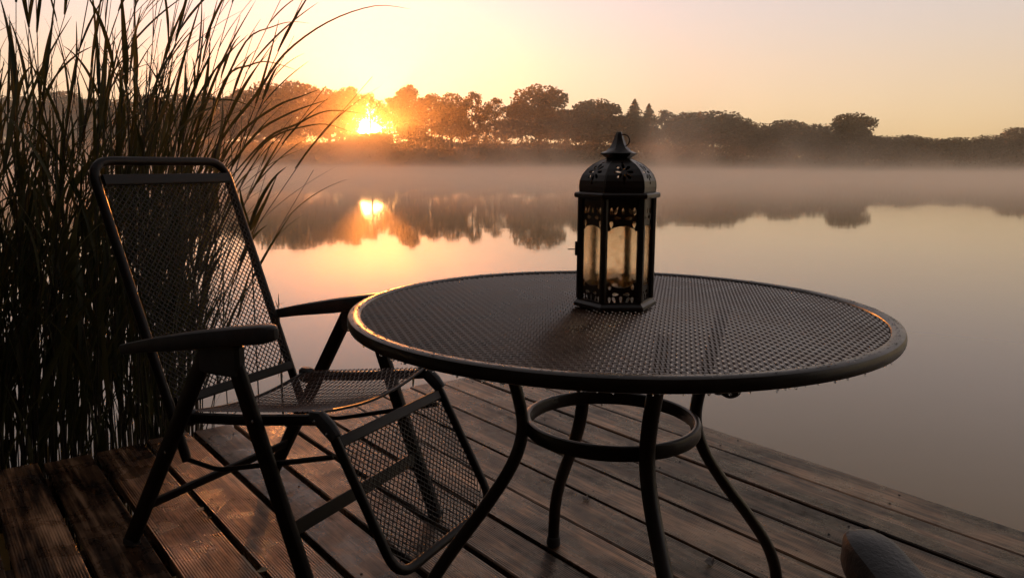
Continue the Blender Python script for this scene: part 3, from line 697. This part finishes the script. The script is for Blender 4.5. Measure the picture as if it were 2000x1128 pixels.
def make_chair(label):
    ch = tag(empty('folding_chair'), label, 'chair', 'folding garden chairs on the deck')
    # local x = forward, local y = across (0 .. CW), z up
    W = CW
    for y in (0, W):
        sgn = -1 if y == 0 else 1; yo = y
        mb = MB(); mb.sweep([(0.0, yo, .012), (.335, yo, .580)], rrect(.024, .041, .009), up=(1, 0, 0)); lg = mb.build('rear_leg', M['chair'], ch, smooth='auto')
        mb = MB(); mb.box((-.020, yo - .013, 0), (.022, yo + .013, .022), .004); mb.build('foot_cap', M['arm'], lg)
        yf = yo + sgn * .0
        mb = MB(); mb.sweep([(.618, yf, .012), (.552, yf, .180), (.402, yf, .575)], rrect(.0235, .041, .009), up=(1, 0, 0)); lg = mb.build('front_leg', M['chair'], ch, smooth='auto')
        mb = MB(); mb.box((.598, yf - .013, 0), (.640, yf + .013, .022), .004); mb.build('foot_cap', M['arm'], lg)
        # pivot bracket between the leg tops
        mb = MB(); mb.sweep([(.332, yo, .528), (.352, yo, .585), (.395, yo, .592), (.425, yo, .540), (.412, yo, .522), (.340, yo, .520)], [(.014, 0), (-.014, 0)], up=(0, 0, 1), caps=False) if False else mb.box((.306, yo - .0155, .512), (.436, yo + .0155, .592), .008)
        mb.build('bracket', M['arm'], ch)
        # arm pad
        P = smooth_path([(.035, yo, .535), (.14, yo, .558), (.28, yo, .584), (.40, yo, .606), (.48, yo, .619), (.520, yo, .6255), (.531, yo, .627)], 5)
        P = P[:-1] + [P[-2].lerp(P[-1], f) + Vector((.012 * f, 0, 0)) for f in (.3, .6, .8, .92, 1)]; n_ = len(P); xe = P[-1].x; rt_ = .044; scl = []
        for p in P:
            wd_ = (.62 + .38 * min(1, max(0, (p.x - .03) / .25))); e_ = max(0, 1 - (xe - p.x) / rt_)
            scl.append((wd_ * max(.22, math.sqrt(max(0, 1 - e_ * e_))), wd_ * (1 - .45 * e_ ** 3)))
        mb = MB(); mb.sweep(P, rrect(.052, .042, .010), up=(0, 0, 1), scale=scl); mb.build('armrest', M['arm'], ch, smooth='auto')
        # bolts
        ys = y + sgn * .0112
        for fx, fz in ((.470, .418), (.17, .29)):
            mb = MB(); mb.ball((fx, ys, fz), .0042, 8, 5, (1, .5, 1)); mb.build('bolt', M['bolt'], ch, smooth=True)
    yi0, yi1 = INS, W - INS
    # backrest frame: an upside-down U of tube
    P = round_corner([(.185, yi0, .252), (-.105, yi0, 1.000), (-.105, yi1, 1.000), (.185, yi1, .252)], .062)
    mb = MB(); mb.tube(P, .0125, 10); bf = mb.build('back_frame', M['chair'], ch, smooth='auto')
    bd = Vector((-.29, 0, .748)).normalized(); bn = Vector((bd.z, 0, -bd.x))
    def on_back(v): return Vector((.143, 0, .397)) + bd * v * .595
    for v, h, nm in ((.0, .026, 'back_rail'), (1.0, .030, 'back_rail')):
        p = on_back(v); mb = MB(); mb.sweep([(p.x, yi0 + .012, p.z), (p.x, yi1 - .012, p.z)], rrect(.012, h, .004), up=bd); mb.build(nm, M['chair'], bf)
    mb = MB(); wires(mb, lambda u, v: Vector((.143, yi0 + .01 + u, .397)) + Vector((bd.x * v, 0, bd.z * v)), yi1 - yi0 - .02, .595, .0172, wp, nrm=bn)
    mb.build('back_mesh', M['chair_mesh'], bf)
    # seat: two rails and a sagging wire sheet
    for yy in (yi0, yi1):
        mb = MB(); mb.sweep([(.175, yy, .366), (.40, yy, .395), (.628, yy, .432)], rrect(.020, .026, .007), up=(0, 0, 1)); mb.build('seat_rail', M['chair'], ch, smooth='auto')
    SL = .425; Wd = yi1 - yi0
    def on_seat(u, v):   # u across, v forwards
        f = .195 + v; z = .385 + .064 * v / SL
        return Vector((f, yi0 + u, z - .034 * math.sin(math.pi * u / Wd) * (.75 + .25 * math.sin(math.pi * min(1, v / SL)))))
    mb = MB()
    n = 28
    for i in range(n + 1):
        v = SL * i / n; mb.sweep([on_seat(Wd * j / 20, v) for j in range(21)], [(.0019, 0), (0, .0015), (-.0019, 0), (0, -.0015)], up=(0, 0, 1))
    wires(mb, on_seat, Wd, SL, .0155, [(.0008, 0), (0, .0006), (-.0008, 0), (0, -.0006)], seg=2, slope=.62, nrm=(0, 0, 1))
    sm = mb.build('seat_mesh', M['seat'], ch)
    for v in (0, SL):
        mb = MB(); mb.sweep([on_seat(Wd * j / 20, v) + Vector((0, 0, -.001)) for j in range(21)], rrect(.010, .006, .002), up=(0, 0, 1)); mb.build('seat_edge', M['chair'], sm)
    # front joint to the leg rest
    for yy, sg in ((yi0, -1), (yi1, 1)):
        mb = MB(); mb.sweep([(.600, yy, .436), (.622, yy, .436), (.648, yy, .416), (.668, yy, .396)], rrect(.026, .036, .010), up=(.6, 0, .8), scale=[.75, 1, 1, .85]); jt = mb.build('joint', M['arm'], ch, smooth='auto')
        for fx, fz in ((.618, .430), (.652, .406)):
            mb = MB(); mb.ball((fx, yy + sg * .0135, fz), .0038, 8, 5, (1, .5, 1)); mb.build('bolt', M['bolt'], jt, smooth=True)
        # link rod from the back frame to the leg rest
        mb = MB(); mb.tube(round_corner([(.185, yy - sg * .0, .258), (.295, yy, .250), (.655, yy, .349)], .03), .0065, 8); mb.build('link_rod', M['chair'], ch, smooth=True)
        # hinge of the back
        mb = MB(); mb.box((.172, yy - .0165, .350), (.222, yy + .0165, .394), .008); mb.build('hinge', M['arm'], ch)
    # leg rest
    P = round_corner([(.660, yi0, .400), (.828, yi0, .102), (.828, yi1, .102), (.660, yi1, .400)], .060)
    mb = MB(); mb.tube(P, .0115, 10); lf = mb.build('leg_rest_frame', M['chair'], ch, smooth='auto')
    ld = Vector((.168, 0, -.298)).normalized(); lnn = Vector((-ld.z, 0, ld.x)); L0 = Vector((.668, 0, .382)); LL = .318
    p = L0; mb = MB(); mb.sweep([(p.x, yi0 + .010, p.z), (p.x, yi1 - .010, p.z)], rrect(.010, .026, .003), up=ld); mb.build('leg_rest_rail', M['chair'], lf)
    rad_ = .052
    def keep(q):
        v = (q - L0).dot(ld); u = q.y - yi0 - .008; Wl = Wd - .016
        if v > LL - rad_:
            for cu in (rad_, Wl - rad_):
                if (u < rad_ and cu == rad_) or (u > Wl - rad_ and cu != rad_): return (u - cu) ** 2 + (v - LL + rad_) ** 2 < rad_ * rad_
        return True
    mb = MB(); wires(mb, lambda u, v: Vector((L0.x, yi0 + .008 + u, L0.z)) + Vector((ld.x * v, 0, ld.z * v)), Wd - .016, LL, .0172, wp, cut=keep, seg=2, nrm=lnn)
    mb.build('leg_rest_mesh', M['chair_mesh'], lf)
    # cross bars between the legs
    mb = MB(); mb.sweep([(.560, .012, .168), (.560, W - .012, .168)], rrect(.010, .034, .003), up=(-.3, 0, 1)); mb.build('front_crossbar', M['chair'], ch)
    mb = MB(); mb.sweep([(.074, .012, .126), (.074, W - .012, .126)], rrect(.010, .030, .003), up=(.5, 0, 1)); mb.build('rear_crossbar', M['chair'], ch)
    return ch
def copy_tree(o, parent=None):
    c = o.copy(); col.objects.link(c)
    if parent: c.parent = parent
    for k in [x for x in bpy.data.objects if x.parent == o and x is not c]: copy_tree(k, c)
    return c
ch1 = make_chair('folding recliner chair with tall wire-mesh back and leg rest, before the reeds')
ch1.location = (-1.0026, 1.8964, 0); ch1.rotation_euler = (0, 0, -CAZ)
ch2 = copy_tree(ch1)
ch2['label'] = 'second folding chair of which only one dewy grey armrest tip shows, near the deck edge'
az2 = R(-5.0); f2 = Vector((math.sin(az2), math.cos(az2), 0)); s2 = Vector((-f2.y, f2.x, 0))
tip = Vector((.346, .712, 0)); ch2.location = tip - f2 * .531 - s2 * CW
ch2.rotation_euler = (0, 0, math.atan2(f2.y, f2.x))

# ------------------------------------------------------------------ reeds
def blade(mb, P, wid, upv=None, fold=.25, k=9, twist=0.0):
    """a leaf along P, tapering to its tip, folded along the midrib"""
    P = smooth_path(P, 4); n = len(P); V = []; Fc = []
    for i, p in enumerate(P):
        t = (P[min(i + 1, n - 1)] - P[max(i - 1, 0)]).normalized(); f = i / (n - 1)
        wv = wid * .5 * min(1, .35 + 2.6 * f) * (1 - f ** 1.5) ** .9 + .0003
        u = upv if upv is not None else Vector((0, 0, 1))
        s = t.cross(u)
        if s.length < 1e-3: s = Vector((1, 0, 0))
        s.normalize(); s = Matrix.Rotation(twist * f, 3, t) @ s; nn = s.cross(t)
        V += [p - s * wv + nn * wv * fold, p, p + s * wv + nn * wv * fold]
        if i:
            a = (i - 1) * 3; b = i * 3; Fc += [(a, a + 1, b + 1, b), (a + 1, a + 2, b + 2, b + 1)]
    mb.add(V, Fc)
def reed_geo(rnd, st, lf, base, H, lean, la, nleaf, bend=1.0, wmul=1.0):
    d = Vector((math.cos(la), math.sin(la), 0)); P = []
    n = 7
    for i in range(n + 1):
        f = i / n; P.append(Vector(base) + Vector((0, 0, H * (f - .10 * lean * f * f))) + d * (H * lean * (.25 * f + .75 * f ** (1.6 + bend))) + Vector((rnd.uniform(-.006, .006), rnd.uniform(-.006, .006), 0)))
    st.sweep(P, circle(.0036 * rnd.uniform(.8, 1.25), 5), scale=[1 - .7 * i / n for i in range(n + 1)])
    Q = smooth_path(P, 4)
    for i in range(nleaf):
        f = .30 + .68 * (i + rnd.random() * .6) / nleaf; q = Q[min(int(f * (len(Q) - 1)), len(Q) - 2)]; t = (Q[min(int(f * (len(Q) - 1)) + 1, len(Q) - 1)] - q).normalized()
        a = la + rnd.choice((0, math.pi)) + rnd.gauss(0, .75) if rnd.random() < .55 else la + rnd.gauss(0, .6)
        o = Vector((math.cos(a), math.sin(a), 0)); L = rnd.uniform(.30, .62) * (1 - .25 * f); op = rnd.uniform(.10, .42); dr = rnd.uniform(.02, .5) ** 2 * 1.2
        pts = []
        for j in range(6):
            g = j / 5; pts.append(q + t * (L * g * (1 - .25 * op)) + o * (L * op * g * (.55 + .6 * g)) + Vector((0, 0, -L * dr * g ** 2.6)) + d * (L * .22 * lean * g * g))
        blade(lf, pts, rnd.uniform(.008, .018) * wmul, fold=.3, twist=rnd.uniform(-1.1, 1.1), upv=Vector((-o.x * .7, -o.y * .7, .7)))
def polar(az, r): return Vector((math.sin(R(az)) * r, math.cos(R(az)) * r, WZ - .15))
def end_r(az): return 2.93 / math.cos(R(az) - AZ)
# the bulk of the bed: one mass
rnd = random.Random(21); st, lf = MB(), MB()
cnt = 0
while cnt < 430:
    az = rnd.uniform(-46, -22.8); r = rnd.uniform(end_r(az) + .05, end_r(az) + 1.75)
    if az > -24.5 and rnd.random() < .45: continue
    b_ = polar(az, r); H = rnd.uniform(1.2, 2.12)
    reed_geo(rnd, st, lf, b_, H, rnd.uniform(.02, .22), rnd.gauss(-.15, .8), rnd.randint(4, 7), wmul=rnd.choice((.9, 1.1, 1.3, 1.9))); cnt += 1
for _ in range(170):       # the same bed running on unseen beside the jetty, added to shade the boards
    q_, t_ = rnd.uniform(-2.7, -1.62), rnd.uniform(-.6, 3.2)
    b_ = Vector((q_ * math.cos(AZ) + t_ * math.sin(AZ), -q_ * math.sin(AZ) + t_ * math.cos(AZ), WZ - .15))
    reed_geo(rnd, st, lf, b_, rnd.uniform(1.7, 2.6), rnd.uniform(.02, .2), rnd.gauss(-.15, .8), rnd.randint(4, 7), wmul=1.3)
bed = tag(empty('reed_bed', polar(-33, 3.6)), 'dense dark mass of reed stems and leaves filling the bed at the deck end', 'reeds', kind='stuff')
for nm, q, mm_ in (('stems', st, 'stem'), ('leaves', lf, 'reed')):
    o = q.build(nm, M[mm_], smooth=True); o.parent = bed; o.matrix_parent_inverse = Matrix.Translation(-bed.location)
# single tall reeds
RV = []
for k in range(9):
    rr = random.Random(300 + k); st, lf = MB(), MB()
    reed_geo(rr, st, lf, (0, 0, 0), rr.uniform(2.05, 2.75), (.10, .18, .26, .34, .12, .22, .30, .40, .05)[k], 0.0, rr.randint(6, 9), bend=rr.uniform(.5, 1.3), wmul=1.0)
    a = st.build('stem', M['stem'], smooth=True); b_ = lf.build('foliage', M['reed'], smooth=True)
    RV.append((a.data, b_.data)); bpy.data.objects.remove(a); bpy.data.objects.remove(b_)
rnd = random.Random(77)
LBL = 'tall green reed with long pointed leaves rising from the dense bed at the deck end'
LBR = 'slim reed at the open edge of the bed, bending out over the lake'
for k in range(72):
    edge = k >= 56
    az = rnd.uniform(-36, -25) if not edge else rnd.uniform(-27.0, -23.4)
    r = rnd.uniform(end_r(az) + .06, end_r(az) + 1.5)
    v = rnd.choice((0, 1, 2, 4, 5, 8)) if not edge else rnd.choice((2, 3, 5, 6, 7))
    rt = tag(empty('reed', polar(az, r), rnd.gauss(-.1, .7) if not edge else rnd.gauss(-.15, .3)), LBR if edge else LBL, 'reed', 'slim reeds at the open edge of the bed' if edge else 'tall reeds of the bed')
    s_ = rnd.uniform(.86, 1.08) * (.9 if edge else 1); rt.scale = (s_, s_, s_)
    for nm, dt in (('stem', RV[v][0]), ('foliage', RV[v][1])):
        o = bpy.data.objects.new(nm, dt); col.objects.link(o); o.parent = rt
# the long arching blades that stand clear against the sky
ARCH = [
 ('reed with the longest blade, arching high across the sky over the tree line', 3.55, [(360, 470), (395, 345), (440, 262), (500, 186), (556, 106), (640, 44), (732, 12), (802, 18)], .020),
 ('reed whose thin blade curls over at the top against bright sky, below the longest arch', 3.7, [(345, 480), (380, 330), (425, 200), (480, 82), (532, 53), (570, 43), (606, 46)], .013),
 ('reed blade drooping at its tip just above the tall dark crown', 3.6, [(350, 470), (390, 300), (440, 156), (488, 128), (524, 121), (580, 137)], .013),
 ('reed blade lying flat across the nearest misty trees', 3.5, [(330, 480), (350, 330), (395, 205), (425, 196), (460, 197), (506, 214)], .014),
 ('straight reed blade slanting up before the full-crowned tree', 3.65, [(360, 480), (410, 350), (470, 260), (540, 208), (584, 190), (626, 174)], .016),
 ('reed blade slanting up toward the narrow upright tree', 3.75, [(370, 480), (430, 350), (500, 262), (552, 228), (600, 208), (646, 193)], .015),
 ('reed blade bent level just above the sun', 3.7, [(375, 480), (440, 360), (520, 272), (580, 243), (622, 222), (660, 216), (730, 225)], .014),
 ('lowest long reed blade, its drooping tip touching the sun', 3.8, [(380, 490), (450, 370), (505, 292), (545, 262), (592, 248), (636, 243), (690, 259)], .014),
 ('steep reed blade crossing the frame corner above the chair back', 3.6, [(330, 470), (370, 300), (410, 180), (448, 92), (500, 0)], .018),
 ('stiff upright reed blade cut off by the upper edge of view', 3.5, [(300, 470), (320, 300), (350, 150), (375, 60), (396, -10)], .018)]
for lab, Y, px, wd in ARCH:
    P = [at_y(x, y, Y + .25 * (i / len(px))) for i, (x, y) in enumerate(px)]
    base = polar(math.degrees(math.atan2(P[0].x, P[0].y)) - .4, math.hypot(P[0].x, P[0].y)); rt = tag(empty('arching_reed', base), lab, 'reed', 'arching reeds against the sky')
    st, lf = MB(), MB(); Pl = [p - base for p in P]
    st.sweep(smooth_path([Vector((0, 0, 0)), Pl[0] * .5 + Vector((0, 0, .0)), Pl[0], Pl[1], Pl[2]], 5), circle(.0040, 5), scale=[1 - .75 * i / 20 for i in range(21)])
    blade(lf, Pl[1:], wd, upv=Vector((0, -.9, .45)), fold=.25, twist=random.Random(len(px)).uniform(-.5, .5))
    rr = random.Random(int(wd * 1e5) + int(px[1][0]))
    for f in (0, 1, 2):
        q = Pl[0].lerp(Pl[1], .3 * f); L = rr.uniform(.3, .5); a = rr.gauss(0, .6); o_ = Vector((math.cos(a), math.sin(a) * .5, 0))
        blade(lf, [q + Vector((0, 0, L * g * .9)) + o_ * L * .5 * g * g for g in (0, .25, .5, .75, 1)], .014, upv=Vector((0, -.9, .45)))
    st.build('stem', M['stem'], rt, smooth=True); lf.build('blade', M['reed'], rt, smooth=True)
# young shoot with two open blades beside the chair back
def shoot(lab, Y, blades, base_px, name='reed_shoot', wd=.016):
    bs = at_y(base_px[0], base_px[1], Y); base = Vector((bs.x, bs.y, WZ - .1)); rt = tag(empty(name, base), lab, 'reed shoot', 'young reed shoots standing in the lake')
    st, lf = MB(), MB(); st.tube([(0, 0, 0), Vector((bs.x - base.x, 0, (bs.z - base.z)))], .0028, 5)
    for px in blades: blade(lf, [at_y(x, y, Y) - base for x, y in px], wd, upv=Vector((0, -1, .2)), fold=.15)
    st.build('stem', M['stem'], rt, smooth=True); lf.build('blade', M['reed'], rt, smooth=True)
shoot('young reed shoot with two open blades beside the chair back', 3.0, [[(489, 450), (502, 425), (520, 390), (543, 338)], [(489, 450), (478, 418), (472, 390), (468, 365)]], (489, 455), wd=.020)
shoot('thin shoot with crossing blades seen through the chair mesh', 3.6, [[(435, 640), (424, 590), (412, 540)], [(437, 640), (446, 590), (462, 520), (474, 480)], [(436, 640), (437, 580), (436, 510)]], (436, 650), wd=.008)
shoot('tiny shoot rising out of the lake beside the far chair arm', 3.7, [[(545, 600), (544, 585), (544, 572)], [(545, 605), (541, 595), (538, 586)]], (545, 610), wd=.006)
shoot('bare thin reed stem standing in the lake under the chair back', 3.5, [[(418, 790), (422, 760), (430, 735)]], (416, 800), wd=.004)
shoot('pair of hanging reed tips under the chair back rail', 3.6, [[(546, 700), (545, 725), (543, 738)], [(548, 700), (550, 722), (553, 738)]], (547, 700), wd=.004)
shoot('bent shoot at the deck end where the leg rest hides the boards', 3.9, [[(806, 755), (806, 735), (804, 715)], [(807, 755), (809, 735), (812, 722)]], (807, 757), wd=.006)

# ------------------------------------------------------------------ fallen leaves on the boards
def on_deck(px, py, z=0.004):
    d = ray(px, py); return CAM + d * ((z - 1.0) / d.z)
rnd = random.Random(4)
for px, py, s, mm_, lab in ((1145, 973, .016, 'darkleaf', 'small dark rotten leaf on the boards beside the table back leg'),
        (1388, 1097, .020, 'darkleaf', 'dark rotten leaf at a board gap beside the near table leg'),
        (392, 996, .018, 'dry', 'largest pale leaf scrap caught in the board gap under the chair'), (404, 1010, .014, 'dry', 'second pale leaf scrap in the board gap, right below the largest'),
        (426, 1036, .012, 'dry', 'smallest pale leaf scrap in the board gap, lowest of the row'), (516, 1114, .016, 'dry', 'pale leaf flake lying flat on a ridged board by the chair front leg')):
    c = on_deck(px, py); mb = MB(); n = 9
    V = [(0, 0, .002)] + [((s * (1 + .5 * rnd.uniform(-1, 1)) * math.cos(6.283 * i / n)), s * .6 * (1 + .5 * rnd.uniform(-1, 1)) * math.sin(6.283 * i / n), rnd.uniform(-.001, .007)) for i in range(n)]
    V2 = [(x, y, z - .001) for x, y, z in V]
    mb.add(V + V2, [(0, 1 + i, 1 + (i + 1) % n) for i in range(n)] + [(n + 1, n + 2 + (i + 1) % n, n + 2 + i) for i in range(n)] + [(1 + i, n + 2 + i, n + 2 + (i + 1) % n, 1 + (i + 1) % n) for i in range(n)])
    o = mb.build('fallen_leaf', M[mm_]); o.location = c; o.rotation_euler = (0, 0, rnd.random() * 6.28); tag(o, lab, 'leaf', 'fallen leaves on the boards')

# ------------------------------------------------------------------ air: haze everywhere, mist low over the lake
mb = MB(); mb.box((-440, -95, -5.0), (440, 345, 45))
hz = bpy.data.materials.new('haze_air'); hz.use_nodes = True; t = hz.node_tree; t.nodes.clear()
out = node(t, "ShaderNodeOutputMaterial"); pv = node(t, "ShaderNodeVolumePrincipled")
pv.inputs["Color"].default_value = (.95, .78, .58, 1); pv.inputs["Density"].default_value = .0008; pv.inputs["Anisotropy"].default_value = .915
t.links.new(pv.outputs[0], out.inputs["Volume"])
tag(mb.build('haze', hz), 'thin morning haze over the lake', 'haze', kind='stuff')
mb = MB(); mb.box((-260, 13, WZ + .03), (260, 204, 10.0))
ms = bpy.data.materials.new('lake_mist'); ms.use_nodes = True; t = ms.node_tree; t.nodes.clear()
out = node(t, "ShaderNodeOutputMaterial"); pv = node(t, "ShaderNodeVolumePrincipled")
pv.inputs["Color"].default_value = (.97, .87, .76, 1); pv.inputs["Anisotropy"].default_value = .7
tc = node(t, "ShaderNodeTexCoord").outputs["Object"]; sp = node(t, "ShaderNodeSeparateXYZ"); t.links.new(tc, sp.inputs[0])
n1 = noise_n(t, mapping(t, tc, (.085, .04, .055)), 1.0, 3, .55)
hgt = math_n(t, 'MULTIPLY', math_n(t, 'ADD', sp.outputs[2], .5), -2.4); ex = math_n(t, 'EXPONENT', hgt)
wis = ramp(t, n1.outputs[0], [(.50, (0,) * 3), (.74, (1,) * 3)])
hg2 = math_n(t, 'EXPONENT', math_n(t, 'MULTIPLY', math_n(t, 'ADD', sp.outputs[2], .5), -.32))
near = node(t, "ShaderNodeMapRange", interpolation_type='SMOOTHSTEP'); near.inputs["From Min"].default_value = 13; near.inputs["From Max"].default_value = 48; t.links.new(sp.outputs[1], near.inputs["Value"])
n3 = noise_n(t, mapping(t, tc, (.022, .045, .3)), 1.0, 4, .6)
lay = ramp(t, n3.outputs[0], [(.34, (.35,) * 3), (.66, (1,) * 3)])
dens = math_n(t, 'ADD', math_n(t, 'MULTIPLY', math_n(t, 'MULTIPLY', ex, lay.outputs[0]), .140), math_n(t, 'MULTIPLY', math_n(t, 'MULTIPLY', hg2, wis.outputs[0]), .034))
dens = math_n(t, 'MULTIPLY', dens, near.outputs[0]); t.links.new(dens, pv.inputs["Density"])
t.links.new(pv.outputs[0], out.inputs["Volume"])
tag(mb.build('lake_mist', ms), 'pale mist drifting low over the lake before the far wood', 'mist', kind='stuff')
